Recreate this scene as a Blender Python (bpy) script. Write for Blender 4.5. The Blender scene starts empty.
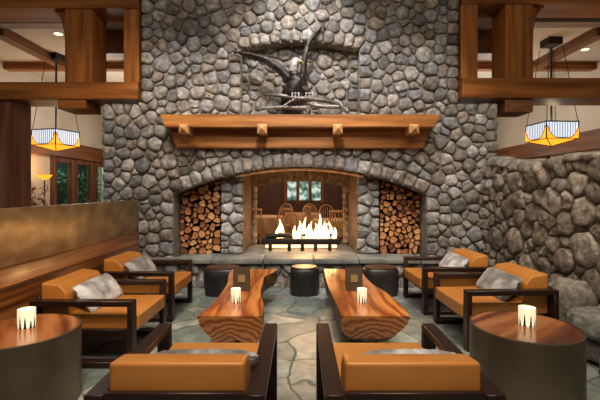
import bpy, bmesh, math, random
from mathutils import Vector, Matrix, noise, kdtree
C = bpy.context.scene
PI = math.pi
random.seed(7)

# ------------------------------------------------------------------ camera
EYE = 1.45
cd = bpy.data.cameras.new('camera'); cam = bpy.data.objects.new('camera', cd)
C.collection.objects.link(cam); C.camera = cam
cam.location = (0, 0, EYE); cam.rotation_euler = (PI/2, 0, 0)
cd.sensor_width = 36; cd.lens = 24; cd.shift_y = -10/600; cd.clip_start = .05

# ------------------------------------------------------------------ world, exposure
w = bpy.data.worlds.new('world'); C.world = w; w.use_nodes = True
w.node_tree.nodes['Background'].inputs[0].default_value = (1, .84, .66, 1)
w.node_tree.nodes['Background'].inputs[1].default_value = .16
C.view_settings.view_transform = 'Standard'; C.view_settings.look = 'None'
C.view_settings.gamma = 1; C.view_settings.use_curve_mapping = False
C.view_settings.exposure = 0.14

# ------------------------------------------------------------------ lamps of the room, and added fill lights
def aim(o, t):
    d = Vector(t) - Vector(o.location); o.rotation_euler = d.to_track_quat('-Z', 'Y').to_euler()
def spot(loc, to, power, col=(1, .8, .58), ang=50, blend=.6, rad=.06):
    l = bpy.data.lights.new('ceiling_spotlight', 'SPOT'); o = bpy.data.objects.new('ceiling_spotlight', l)
    l.energy = power; l.color = col; l.spot_size = math.radians(ang); l.spot_blend = blend; l.shadow_soft_size = rad
    C.collection.objects.link(o); o.location = loc; aim(o, to); return o
def point(loc, power, col=(1, .7, .4), rad=.1):
    l = bpy.data.lights.new('point_light', 'POINT'); o = bpy.data.objects.new('point_light', l)
    l.energy = power; l.color = col; l.shadow_soft_size = rad
    C.collection.objects.link(o); o.location = loc; return o
def area(loc, to, power, sx, sy, col=(1, .85, .68)):
    l = bpy.data.lights.new('overhead_fill', 'AREA'); o = bpy.data.objects.new('overhead_fill', l)
    l.energy = power; l.color = col; l.shape = 'RECTANGLE'; l.size = sx; l.size_y = sy
    C.collection.objects.link(o); o.location = loc; aim(o, to); return o
area((0, 1.5, 4.9), (0, 3.3, 0), 120, 4.0, 2.2, (1, .86, .68))  # large soft light added overhead to fill the foreground
COOL = (1, .93, .86); WARM = (1, .76, .50)
spot((0, 4.3, 5.0), (0, 6.1, 3.0), 470, COOL, 72, .9, .12)
spot((0, 2.4, 4.9), (0, 6.1, 2.9), 200, COOL, 56, .9, .12)  # added front fill on the chimney face
spot((-1.5, 3.9, 4.9), (-1.7, 6.1, 2.0), 330, COOL, 54, .9)
spot((1.5, 3.9, 4.9), (1.7, 6.1, 2.0), 330, COOL, 54, .9)
spot((-2.2, 3.2, 4.8), (-2.6, 6.1, 1.8), 200, WARM, 60, .9)
spot((2.2, 3.0, 4.8), (2.9, 5.2, 1.0), 420, (1, .84, .66), 62, .9)
spot((1.8, 1.0, 4.6), (2.9, 3.9, .8), 130, (1, .82, .62), 55, .9)
spot((0, 1.8, 4.4), (0, 6.2, .7), 420, COOL, 44, .8)          # added front fill on the woodpiles and pillars
spot((-1.0, 3.9, 4.9), (-.75, 4.2, .4), 190, WARM, 34, .8)    # log tables
spot((1.0, 3.9, 4.9), (.75, 4.2, .4), 190, WARM, 34, .8)
spot((-1.4, 2.6, 4.9), (-1.7, 3.9, .4), 210, WARM, 46, .8)    # side chairs
spot((1.4, 2.6, 4.9), (1.8, 4.2, .4), 210, WARM, 46, .8)
spot((-.5, .3, 4.6), (-.55, 1.9, .5), 170, WARM, 50, .8)      # front chairs
spot((.5, .3, 4.6), (.55, 1.9, .5), 170, WARM, 50, .8)
spot((0, 3.0, 4.9), (0, 3.4, 0), 200, (1, .97, .92), 40, .8)
spot((-.9, 1.0, 4.5), (-2.3, 3.4, .9), 260, WARM, 44, .9)   # washes the brass partition
spot((.6, .2, 4.3), (1.6, 2.8, .3), 90, WARM, 30, .8)
spot((-.6, .2, 4.3), (-1.9, 2.7, .3), 90, WARM, 30, .8)

# ------------------------------------------------------------------ materials
def newmat(name):
    m = bpy.data.materials.new(name); m.use_nodes = True
    return m, m.node_tree.nodes, m.node_tree.links, m.node_tree.nodes['Principled BSDF']
def ramp(n, stops):
    r = n.new('ShaderNodeValToRGB'); e = r.color_ramp.elements
    e[0].position, e[0].color = stops[0][0], (*stops[0][1], 1)
    e[1].position, e[1].color = stops[-1][0], (*stops[-1][1], 1)
    for p, c in stops[1:-1]:
        k = e.new(p); k.color = (*c, 1)
    return r
def mapping(n, l, scale, rot=(0, 0, 0), loc=(0, 0, 0)):
    t = n.new('ShaderNodeTexCoord'); m = n.new('ShaderNodeMapping')
    m.inputs['Scale'].default_value = scale; m.inputs['Rotation'].default_value = rot; m.inputs['Location'].default_value = loc
    l.new(t.outputs['Object'], m.inputs['Vector']); return m
def noisy(name, stops, scale=(4, 4, 4), rough=.6, metal=0, bump=.2, detail=6, nscale=1.0, bscale=None, spec=.5, dist=.01, coat=0, sheen=0):
    m, n, l, b = newmat(name)
    mp = mapping(n, l, scale)
    t = n.new('ShaderNodeTexNoise'); t.inputs['Scale'].default_value = nscale; t.inputs['Detail'].default_value = detail
    l.new(mp.outputs[0], t.inputs['Vector'])
    r = ramp(n, stops); l.new(t.outputs['Fac'], r.inputs[0]); l.new(r.outputs[0], b.inputs['Base Color'])
    b.inputs['Roughness'].default_value = rough; b.inputs['Metallic'].default_value = metal
    b.inputs['Specular IOR Level'].default_value = spec; b.inputs['Coat Weight'].default_value = coat; b.inputs['Coat Roughness'].default_value = .15
    b.inputs['Sheen Weight'].default_value = sheen
    if bump:
        t2 = n.new('ShaderNodeTexNoise'); t2.inputs['Scale'].default_value = bscale or nscale*4; t2.inputs['Detail'].default_value = 5
        l.new(mp.outputs[0], t2.inputs['Vector'])
        u = n.new('ShaderNodeBump'); u.inputs['Strength'].default_value = bump; u.inputs['Distance'].default_value = dist
        l.new(t2.outputs['Fac'], u.inputs['Height']); l.new(u.outputs[0], b.inputs['Normal'])
    return m
def emis(name, col, s):
    m, n, l, b = newmat(name); b.inputs['Base Color'].default_value = (*col, 1)
    b.inputs['Emission Color'].default_value = (*col, 1); b.inputs['Emission Strength'].default_value = s
    b.inputs['Roughness'].default_value = .4; return m

def stone_mat():
    m, n, l, b = newmat('river_rock')
    a = n.new('ShaderNodeAttribute'); a.attribute_name = 'tint'
    mp = mapping(n, l, (1, 1, 1))
    t = n.new('ShaderNodeTexNoise'); t.inputs['Scale'].default_value = 14; t.inputs['Detail'].default_value = 8; t.inputs['Roughness'].default_value = .65
    l.new(mp.outputs[0], t.inputs['Vector'])
    r = ramp(n, [(.28, (.34, .34, .34)), (.5, (.92, .93, .95)), (.72, (1.9, 1.9, 1.88))]); l.new(t.outputs['Fac'], r.inputs[0])
    x = n.new('ShaderNodeMix'); x.data_type = 'RGBA'; x.blend_type = 'MULTIPLY'; x.inputs[0].default_value = 1
    l.new(a.outputs['Color'], x.inputs[6]); l.new(r.outputs[0], x.inputs[7]); l.new(x.outputs[2], b.inputs['Base Color'])
    b.inputs['Roughness'].default_value = .62; b.inputs['Specular IOR Level'].default_value = .35
    t2 = n.new('ShaderNodeTexNoise'); t2.inputs['Scale'].default_value = 26; t2.inputs['Detail'].default_value = 8; t2.inputs['Roughness'].default_value = .7
    l.new(mp.outputs[0], t2.inputs['Vector'])
    u = n.new('ShaderNodeBump'); u.inputs['Strength'].default_value = .8; u.inputs['Distance'].default_value = .03
    l.new(t2.outputs['Fac'], u.inputs['Height']); l.new(u.outputs[0], b.inputs['Normal'])
    return m
M = {}
M['stone'] = stone_mat()
M['mortar'] = noisy('mortar', [(.3, (.15, .125, .10)), (.7, (.27, .23, .185))], (9, 9, 9), .9, bump=.6, bscale=6, dist=.02)
M['plaster_brown'] = noisy('brown_plaster', [(.35, (.07, .045, .03)), (.65, (.22, .145, .09))], (14, 14, 14), .8, bump=.5)
M['cream'] = noisy('cream_plaster', [(.3, (.52, .47, .39)), (.7, (.60, .55, .46))], (1.5, 1.5, 1.5), .9, bump=.05)
T1 = [(.3, (.10, .030, .006)), (.5, (.26, .088, .017)), (.72, (.38, .145, .030))]
M['timber_x'] = noisy('timber_along', T1, (.7, 9, 9), .5, bump=.25, spec=.25)
M['timber_z'] = noisy('timber_upright', T1, (9, 9, .7), .5, bump=.25, spec=.25)
M['timber_y'] = noisy('timber_deep', [(.3, (.09, .035, .013)), (.7, (.22, .09, .03))], (9, .7, 9), .5, bump=.25, spec=.4)
M['timber_grey'] = noisy('weathered_timber', [(.3, (.16, .125, .10)), (.7, (.30, .24, .19))], (.7, 9, 9), .6, bump=.25)
M['mantel'] = noisy('mantel_wood', [(.3, (.13, .045, .010)), (.5, (.30, .112, .024)), (.72, (.48, .20, .055))], (.9, 12, 12), .42, bump=.25, spec=.3)
M['peg'] = noisy('peg_wood', [(.3, (.42, .2, .08)), (.7, (.62, .33, .13))], (12, 12, 12), .4, bump=.1)
M['booth_wood'] = noisy('booth_wood', [(.32, (.06, .016, .005)), (.5, (.24, .080, .020)), (.68, (.42, .17, .05))], (20, .6, 20), .35, bump=.1, coat=.3)
M['brass'] = noisy('aged_brass', [(.3, (.26, .19, .11)), (.5, (.40, .30, .18)), (.7, (.56, .44, .27))], (2.2, 2.2, 4), .42, .9, bump=.08, nscale=1.6)
M['bronze'] = noisy('dark_bronze', [(.3, (.12, .098, .07)), (.7, (.22, .18, .13))], (2.5, 2.5, 2.5), .5, .8, bump=.05)
M['dark_wood'] = noisy('dark_stained_wood', [(.3, (.014, .006, .005)), (.7, (.032, .013, .010))], (3, 3, 3), .36, bump=.06, spec=.35)
M['leather'] = noisy('tan_leather', [(.3, (.45, .175, .034)), (.7, (.54, .225, .050))], (3, 3, 3), .36, bump=.10, bscale=60, dist=.002, spec=.5)
M['black_leather'] = noisy('black_hide', [(.3, (.008, .007, .007)), (.7, (.03, .026, .024))], (5, 5, 5), .4, bump=.3)
M['stool_top'] = noisy('brown_hide', [(.3, (.035, .013, .008)), (.7, (.10, .04, .022))], (5, 5, 5), .45, bump=.2)
M['iron'] = noisy('black_iron', [(.3, (.012, .011, .010)), (.7, (.035, .03, .026))], (6, 6, 6), .5, .6, bump=.2)
M['statue'] = noisy('statue_bronze', [(.3, (.012, .010, .009)), (.55, (.04, .035, .032)), (.75, (.16, .15, .14))], (14, 14, 14), .38, .6, bump=.6, bscale=10, dist=.01)
M['pale_bronze'] = noisy('pale_bronze', [(.35, (.22, .21, .20)), (.65, (.75, .73, .70))], (30, 30, 30), .4, .4, bump=.6, bscale=3, dist=.01)
M['driftwood'] = noisy('driftwood_bronze', [(.3, (.06, .05, .045)), (.7, (.22, .20, .18))], (6, 18, 18), .42, .5, bump=.5, dist=.01)
M['gold'] = noisy('gold_foil', [(.3, (.34, .25, .09)), (.7, (.50, .38, .16))], (30, 30, 30), .45, .4, bump=.05)
M['menu'] = noisy('brown_card', [(.3, (.07, .045, .028)), (.7, (.10, .068, .042))], (10, 10, 10), .55, bump=.05)
M['pine'] = noisy('painted_pine_green', [(.3, (.004, .012, .010)), (.7, (.010, .035, .028))], (40, 40, 40), .9, bump=0, spec=.05)
M['glow'] = emis('candle_glass', (1, .86, .60), .62)
M['wax'] = emis('candle_flame', (1, .7, .3), 6)
M['bark'] = noisy('log_bark', [(.3, (.05, .025, .014)), (.7, (.16, .085, .045))], (12, 12, 12), .8, bump=.6)
M['log_side'] = noisy('live_edge', [(.3, (.03, .014, .008)), (.55, (.12, .045, .018)), (.75, (.30, .14, .06))], (7, 7, 7), .45, bump=.7, dist=.03)
M['white_glass'] = emis('white_art_glass', (.72, .80, .92), 1.0)
M['amber_glass'] = emis('amber_art_glass', (1, .36, .02), 1.5)
M['black_line'] = noisy('black_leading', [(.3, (.006, .006, .006)), (.7, (.015, .014, .013))], (6, 6, 6), .5, bump=0)
M['cloth'] = noisy('tan_cloth', [(.3, (.42, .27, .15)), (.7, (.52, .36, .2))], (6, 6, 6), .9, bump=.2)
M['pale_wood'] = noisy('pale_chair_wood', [(.3, (.38, .2, .1)), (.7, (.55, .33, .18))], (6, 6, 6), .5, bump=.1)
M['red_seat'] = noisy('red_leather', [(.3, (.15, .02, .01)), (.7, (.26, .04, .02))], (6, 6, 6), .5, bump=.1)
M['leaf'] = noisy('leaf_green', [(.3, (.03, .10, .05)), (.7, (.12, .30, .16))], (14, 14, 14), .5, bump=.1)
M['dining_floor'] = noisy('brown_carpet', [(.3, (.05, .022, .012)), (.7, (.12, .055, .03))], (5, 5, 5), .9, bump=.2)
M['flame'] = emis('flame', (1, .62, .26), 8)
M['ember'] = emis('embers', (1, .60, .28), 3)
def logend():
    m, n, l, b = newmat('cut_log_end')
    oi = n.new('ShaderNodeObjectInfo')
    r = ramp(n, [(0, (.12, .036, .012)), (.25, (.42, .165, .055)), (.5, (.60, .30, .12)), (.75, (.28, .09, .028)), (.9, (.48, .20, .07)), (1, (.72, .44, .20))])
    l.new(oi.outputs['Random'], r.inputs[0])
    mp = mapping(n, l, (25, 25, 25)); t = n.new('ShaderNodeTexNoise'); t.inputs['Scale'].default_value = 1; l.new(mp.outputs[0], t.inputs[0])
    r2 = ramp(n, [(.3, (.55, .5, .45)), (.7, (1.15, 1.1, 1.05))]); l.new(t.outputs['Fac'], r2.inputs[0])
    x = n.new('ShaderNodeMix'); x.data_type = 'RGBA'; x.blend_type = 'MULTIPLY'; x.inputs[0].default_value = 1
    l.new(r.outputs[0], x.inputs[6]); l.new(r2.outputs[0], x.inputs[7]); l.new(x.outputs[2], b.inputs['Base Color'])
    b.inputs['Roughness'].default_value = .8; return m
M['log_end'] = logend()
def ringwood(name, axis_off, stops, rough=.28, scale=44, coat=.35):
    # growth rings of a trunk lying along local Y, seen as long arches on the cut top
    m, n, l, b = newmat(name)
    mp = mapping(n, l, (1, .16, 1), loc=axis_off)
    nz = n.new('ShaderNodeTexNoise'); nz.inputs['Scale'].default_value = 3.2; nz.inputs['Detail'].default_value = 3
    l.new(mp.outputs[0], nz.inputs['Vector'])
    sub = n.new('ShaderNodeVectorMath'); sub.operation = 'SUBTRACT'; sub.inputs[1].default_value = (.5, .5, .5); l.new(nz.outputs['Color'], sub.inputs[0])
    sc = n.new('ShaderNodeVectorMath'); sc.operation = 'SCALE'; sc.inputs['Scale'].default_value = .24; l.new(sub.outputs[0], sc.inputs[0])
    ad = n.new('ShaderNodeVectorMath'); ad.operation = 'ADD'; l.new(mp.outputs[0], ad.inputs[0]); l.new(sc.outputs[0], ad.inputs[1])
    wv = n.new('ShaderNodeTexWave'); wv.wave_type = 'RINGS'; wv.rings_direction = 'Y'; wv.inputs['Scale'].default_value = scale/6
    wv.inputs['Distortion'].default_value = 1.6; wv.inputs['Detail'].default_value = 4; wv.inputs['Detail Scale'].default_value = 1.5
    l.new(ad.outputs[0], wv.inputs['Vector'])
    r = ramp(n, stops); l.new(wv.outputs['Fac'], r.inputs[0]); l.new(r.outputs[0], b.inputs['Base Color'])
    b.inputs['Roughness'].default_value = rough; b.inputs['Coat Weight'].default_value = coat; b.inputs['Coat Roughness'].default_value = .08
    return m
WS = [(.0, (.25, .06, .013)), (.25, (.42, .12, .025)), (.7, (.58, .20, .045)), (1, (.66, .27, .075))]
M['slab'] = ringwood('polished_trunk_wood', (.05, 0, .16), WS)
M['round_top'] = ringwood('polished_round_top', (.2, .3, .25), [(0, (.09, .022, .008)), (.4, (.21, .058, .018)), (.8, (.32, .11, .038)), (1, (.42, .17, .07))], .2, 20)
def slate():
    m, n, l, b = newmat('slate_flagstones')
    mp = mapping(n, l, (1, 1, 1))
    nz = n.new('ShaderNodeTexNoise'); nz.inputs['Scale'].default_value = 1.6; l.new(mp.outputs[0], nz.inputs['Vector'])
    ad = n.new('ShaderNodeMix'); ad.data_type = 'RGBA'; ad.blend_type = 'ADD'; ad.inputs[0].default_value = .35
    l.new(mp.outputs[0], ad.inputs[6]); l.new(nz.outputs['Color'], ad.inputs[7])
    v = n.new('ShaderNodeTexVoronoi'); v.inputs['Scale'].default_value = 1.9; l.new(ad.outputs[2], v.inputs['Vector'])
    e = n.new('ShaderNodeTexVoronoi'); e.feature = 'DISTANCE_TO_EDGE'; e.inputs['Scale'].default_value = 1.9; l.new(ad.outputs[2], e.inputs['Vector'])
    sx = n.new('ShaderNodeSeparateColor'); l.new(v.outputs['Color'], sx.inputs[0])
    r = ramp(n, [(0, (.14, .18, .18)), (.3, (.20, .25, .25)), (.6, (.28, .34, .335)), (.8, (.31, .31, .28)), (1, (.40, .46, .46))]); l.new(sx.outputs[0], r.inputs[0])
    t = n.new('ShaderNodeTexNoise'); t.inputs['Scale'].default_value = 7; t.inputs['Detail'].default_value = 8; t.inputs['Roughness'].default_value = .65; l.new(mp.outputs[0], t.inputs['Vector'])
    r2 = ramp(n, [(.3, (.5, .52, .5)), (.55, (1, 1, 1)), (.72, (1.5, 1.4, 1.2))]); l.new(t.outputs['Fac'], r2.inputs[0])
    x = n.new('ShaderNodeMix'); x.data_type = 'RGBA'; x.blend_type = 'MULTIPLY'; x.inputs[0].default_value = 1
    l.new(r.outputs[0], x.inputs[6]); l.new(r2.outputs[0], x.inputs[7])
    g = ramp(n, [(.0, (0, 0, 0)), (.022, (1, 1, 1))]); l.new(e.outputs['Distance'], g.inputs[0])
    y = n.new('ShaderNodeMix'); y.data_type = 'RGBA'; l.new(g.outputs[0], y.inputs[0]); y.inputs[6].default_value = (.13, .135, .125, 1); l.new(x.outputs[2], y.inputs[7])
    l.new(y.outputs[2], b.inputs['Base Color']); b.inputs['Roughness'].default_value = .42
    mx = n.new('ShaderNodeMath'); mx.operation = 'MULTIPLY_ADD'; l.new(t.outputs['Fac'], mx.inputs[0]); mx.inputs[1].default_value = .6; l.new(g.outputs[0], mx.inputs[2])
    u = n.new('ShaderNodeBump'); u.inputs['Strength'].default_value = .5; u.inputs['Distance'].default_value = .02
    l.new(mx.outputs[0], u.inputs['Height']); l.new(u.outputs[0], b.inputs['Normal']); return m
M['slate'] = slate()
M['hearth'] = noisy('hearth_slate', [(.3, (.10, .105, .095)), (.5, (.19, .195, .18)), (.7, (.28, .28, .25))], (3, 5, 5), .5, bump=.6, dist=.015)
def fur(name, lo, mid, hi):
    return noisy(name, [(.36, lo), (.5, mid), (.62, hi)], (6, 6, 6), .9, bump=1.0, bscale=14, dist=.012, nscale=1.1, sheen=.4)
M['fur'] = fur('grey_fur', (.09, .09, .10), (.21, .22, .245), (.46, .48, .53))
M['fur_pale'] = fur('pale_fur', (.15, .155, .17), (.44, .46, .52), (.74, .78, .86))
def glassmat():
    m, n, l, b = newmat('window_glass'); b.inputs['Transmission Weight'].default_value = 1; b.inputs['Roughness'].default_value = 0.02
    b.inputs['IOR'].default_value = 1.05; b.inputs['Base Color'].default_value = (.85, .95, .92, 1); return m
M['glass'] = glassmat()
M['timber_dull'] = noisy('dull_timber', [(.3, (.08, .032, .016)), (.5, (.15, .065, .032)), (.7, (.22, .10, .05))], (9, 9, .7), .6, bump=.2, spec=.2)
M['timber_dark'] = noisy('dark_panelling', [(.3, (.05, .02, .01)), (.7, (.13, .05, .022))], (6, 6, .6), .5, bump=.2)
M['window_glow'] = noisy('lit_garden_window', [(.35, (.02, .06, .045)), (.5, (.15, .30, .26)), (.62, (.6, .75, .72))], (5, 5, 5), .3, bump=0)
_b = M['window_glow'].node_tree; _p = _b.nodes['Principled BSDF']; _b.links.new(_p.inputs['Base Color'].links[0].from_socket, _p.inputs['Emission Color']); _p.inputs['Emission Strength'].default_value = .8
M['dusk'] = noisy('dusk_garden_wall', [(.3, (.02, .03, .035)), (.7, (.06, .08, .09))], (2, 2, 2), .9, bump=0)

# ------------------------------------------------------------------ mesh helpers
def obj(name, bm, mats, parent=None, smooth=True, loc=None):
    me = bpy.data.meshes.new(name)
    bmesh.ops.recalc_face_normals(bm, faces=bm.faces[:])
    bm.to_mesh(me); bm.free()
    if not isinstance(mats, (list, tuple)): mats = [mats]
    for m in mats: me.materials.append(M[m])
    if smooth:
        me.polygons.foreach_set('use_smooth', [True]*len(me.polygons))
        try: me.set_sharp_from_angle(angle=math.radians(38))
        except Exception: pass
    o = bpy.data.objects.new(name, me); C.collection.objects.link(o)
    if parent: o.parent = parent
    if loc: o.location = loc
    return o
def tag(o, label, cat, group=None):
    o['label'] = label; o['category'] = cat
    if group: o['group'] = group
    return o
def thing(name, label, cat, loc=(0, 0, 0), rz=0, group=None):
    o = bpy.data.objects.new(name, None); C.collection.objects.link(o); o.empty_display_size = .1
    o.location = loc; o.rotation_euler = (0, 0, rz); return tag(o, label, cat, group)
def struct(o): o['kind'] = 'structure'; return o
def dup(root, loc, rz, label=None, group=None, first=False):
    if first: r = root
    else:
        r = root.copy(); C.collection.objects.link(r)
        for ch in list(root.children):
            c = ch.copy(); C.collection.objects.link(c); c.parent = r
            for g in ch.children:
                d = g.copy(); C.collection.objects.link(d); d.parent = c
    r.location = loc; r.rotation_euler = (0, 0, rz)
    if label: r['label'] = label
    if group: r['group'] = group
    return r
def new(): return bmesh.new()
def box(bm, x0, x1, y0, y1, z0, z1, bev=0, seg=2, rot=None):
    r = bmesh.ops.create_cube(bm, size=1); vs = r['verts']
    bmesh.ops.scale(bm, verts=vs, vec=(x1-x0, y1-y0, z1-z0))
    if rot: bmesh.ops.rotate(bm, verts=vs, cent=(0, 0, 0), matrix=rot)
    bmesh.ops.translate(bm, verts=vs, vec=((x0+x1)/2, (y0+y1)/2, (z0+z1)/2))
    if bev:
        es = list({e for v in vs for e in v.link_edges})
        bmesh.ops.bevel(bm, geom=es, offset=bev, segments=seg, affect='EDGES', profile=.5, clamp_overlap=True)
    return bm
def bx(*a, **k): return box(new(), *a, **k)
def prism(bm, poly, y0, y1, axes='xz', mi=(0, 0)):
    # poly in two axes, extruded along the third
    def P(p, q):
        if axes == 'xz': return (p[0], q, p[1])
        if axes == 'xy': return (p[0], p[1], q)
        return (q, p[0], p[1])
    a = [bm.verts.new(P(p, y0)) for p in poly]; b = [bm.verts.new(P(p, y1)) for p in poly]
    f = bm.faces.new(a); f.material_index = mi[0]
    f = bm.faces.new(b[::-1]); f.material_index = mi[0]
    n = len(poly)
    for i in range(n):
        f = bm.faces.new((a[i], b[i], b[(i+1) % n], a[(i+1) % n])); f.material_index = mi[1]
    return bm
def tube(bm, pts, rads, seg=10, sq=1.0, up=Vector((0, 0, 1))):
    pts = [Vector(p) for p in pts]; rings = []
    if not isinstance(rads, (list, tuple)): rads = [rads]*len(pts)
    for i, p in enumerate(pts):
        t = (pts[min(i+1, len(pts)-1)] - pts[max(i-1, 0)]).normalized()
        u = up if abs(t.dot(up)) < .95 else Vector((0, 1, 0))
        s = t.cross(u).normalized(); v = s.cross(t).normalized()
        rings.append([bm.verts.new(p + (s*math.cos(2*PI*k/seg)*sq + v*math.sin(2*PI*k/seg))*rads[i]) for k in range(seg)])
    for a, b in zip(rings, rings[1:]):
        for k in range(seg): bm.faces.new((a[k], a[(k+1) % seg], b[(k+1) % seg], b[k]))
    bm.faces.new(rings[0][::-1]); bm.faces.new(rings[-1]); return bm
def lathe(bm, prof, seg=40, sx=1, sy=1, mi=None):
    rings = [[bm.verts.new((r*math.cos(2*PI*k/seg)*sx, r*math.sin(2*PI*k/seg)*sy, z)) for k in range(seg)] for r, z in prof]
    for i, (a, b) in enumerate(zip(rings, rings[1:])):
        for k in range(seg):
            f = bm.faces.new((a[k], a[(k+1) % seg], b[(k+1) % seg], b[k]))
            if mi: f.material_index = mi[i]
    bm.faces.new(rings[0][::-1]); f = bm.faces.new(rings[-1])
    if mi: f.material_index = mi[-1]
    return bm
def curve(pts, n=6):
    # Catmull-Rom through points
    P = [Vector(p) for p in pts]; P = [P[0]*2-P[1]] + P + [P[-1]*2-P[-2]]; out = []
    for i in range(1, len(P)-2):
        for k in range(n):
            t = k/n; a, b, c, d = P[i-1:i+3]
            out.append(.5*((2*b) + (c-a)*t + (2*a-5*b+4*c-d)*t*t + (3*b-a-3*c+d)*t**3))
    out.append(P[-2]); return out

# ------------------------------------------------------------------ masonry: rounded stones packed over a surface
def pack(inside, bounds, radii, tries, fixed=(), seed=1):
    rnd = random.Random(seed); S = [(x, y, r) for x, y, r in fixed]
    x0, x1, y0, y1 = bounds
    for r, n in zip(radii, tries):
        for _ in range(n):
            x = rnd.uniform(x0, x1); y = rnd.uniform(y0, y1)
            if not inside(x, y): continue
            rr = r*rnd.uniform(.85, 1.15)
            if all((x-a)**2 + ((y-b)*1.18)**2 > ((rr+c)*.90)**2 for a, b, c in S): S.append((x, y, rr))
    nf = len(fixed)
    for _ in range(2):
        kd = kdtree.KDTree(len(S))
        for i, s in enumerate(S): kd.insert((s[0], s[1], 0), i)
        kd.balance(); T = list(S[:nf])
        for i in range(nf, len(S)):
            pl = planes_of(i, S, kd, lambda a, b: [], 0); sx = sy = sa = 0
            for k in range(16):
                th = 2*PI*k/16; q = min(radial(pl, th), .3); sa += q*q/2; sx += math.cos(th)*q**3/3; sy += math.sin(th)*q**3/3
            x, y = S[i][0]+sx/sa, S[i][1]+sy/sa
            T.append((x, y, S[i][2]) if inside(x, y) else S[i])
        S = T
    return S
def planes_of(i, S, kd, extra, gap):
    x, y, r = S[i]; out = []
    for co, j, d in kd.find_n((x, y, 0), 16):
        if j == i or d < 1e-6: continue
        a, b, c = S[j]; dd = (d*d + r*r - c*c)/(2*d)
        out.append(((a-x)/d, (b-y)/d, max(dd-gap, .01)))
    for nx, ny, dd in extra(x, y): out.append((nx, ny, max(dd-gap*.3, .012)))
    return out
def radial(pl, th, p=9):
    cx, cy = math.cos(th), math.sin(th); s = 0
    for nx, ny, d in pl:
        q = (nx*cx + ny*cy)/d
        if q > 0: s += q**p
    return min(.4, s**(-1/p)) if s > 0 else .2
PAL = [(.20, .19, .175), (.23, .22, .205), (.28, .265, .25), (.14, .135, .13), (.22, .19, .16), (.25, .215, .18), (.20, .20, .205), (.31, .295, .275), (.17, .15, .13), (.23, .195, .175)]
def stone_bm(bm, lay, S, extra, mp, h=.07, gap=.012, deep=None, seg=18, seed=0, lump=.03, pal=PAL):
    rnd = random.Random(seed); kd = kdtree.KDTree(len(S))
    for i, s in enumerate(S): kd.insert((s[0], s[1], 0), i)
    kd.balance()
    PH = [0, .25, .5, .72, .9, 1.0]
    for i, (x, y, r) in enumerate(S):
        pl = planes_of(i, S, kd, extra, gap); R = [radial(pl, 2*PI*k/seg) for k in range(seg)]
        oo = rnd.uniform(0, 99); R = [q*(1+.10*noise.noise(Vector((math.cos(2*PI*k/seg)*1.6+oo, math.sin(2*PI*k/seg)*1.6, oo)))) for k, q in enumerate(R)]
        mean = sum(R)/seg; hh = h*rnd.uniform(.75, 1.25)*min(1.4, mean/.085)**.6
        tx, ty = rnd.uniform(-.25, .25), rnd.uniform(-.25, .25)
        c = rnd.choice(pal); k_ = rnd.uniform(.82, 1.2); col = (c[0]*k_, c[1]*k_, c[2]*k_, 1)
        back = -(deep(x, y) if deep else .03); off = rnd.uniform(0, 50)
        rings = []; cv = None; allv = []
        for ph in PH:
            t = math.sin(ph*PI/2); z0 = hh*math.cos(ph*PI/2)**.48 if ph < 1 else 0
            if ph == 0:
                q = mp(x, y, hh); cv = bm.verts.new(q); allv.append(cv); continue
            ring = []
            for k in range(seg):
                th = 2*PI*k/seg; rr = R[k]*t; px, py = x+rr*math.cos(th), y+rr*math.sin(th)
                z = z0*(1 + tx*math.cos(th)*t + ty*math.sin(th)*t)
                nz = noise.noise(Vector((px*9+off, py*9, off)))*lump*(1-.5*t) + noise.noise(Vector((px*24+off, py*24, off)))*lump*.35
                v = bm.verts.new(mp(px, py, max(z+nz, 0) if ph < 1 else 0)); ring.append(v)
            rings.append(ring); allv += ring
        ring = [bm.verts.new(mp(x+R[k]*math.cos(2*PI*k/seg), y+R[k]*math.sin(2*PI*k/seg), back)) for k in range(seg)]
        rings.append(ring); allv += ring
        for k in range(seg): bm.faces.new((cv, rings[0][k], rings[0][(k+1) % seg]))
        for a, b in zip(rings, rings[1:]):
            for k in range(seg): bm.faces.new((a[k], b[k], b[(k+1) % seg], a[(k+1) % seg]))
        for v in allv: v[lay] = col
def boulder(bm, lay, c, s, col, seed=0, rz=0, sub=4, amp=.16):
    r = bmesh.ops.create_icosphere(bm, subdivisions=sub, radius=1)
    o = Vector((seed*3.7, seed*1.3, 0)); rot = Matrix.Rotation(rz, 3, 'Z')
    for v in r['verts']:
        p = v.co.copy(); k = 1 + amp*noise.noise(p*1.3+o) + amp*.4*noise.noise(p*3+o)
        # flatten sides a little, as river boulders are
        q = Vector([math.copysign(abs(a)**.7, a) for a in p])*k
        v.co = rot @ Vector((q.x*s[0], q.y*s[1], q.z*s[2])) + Vector(c)
        if lay: v[lay] = (*col, 1)
def newstone():
    bm = new(); return bm, bm.verts.layers.float_color.new('tint')

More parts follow.
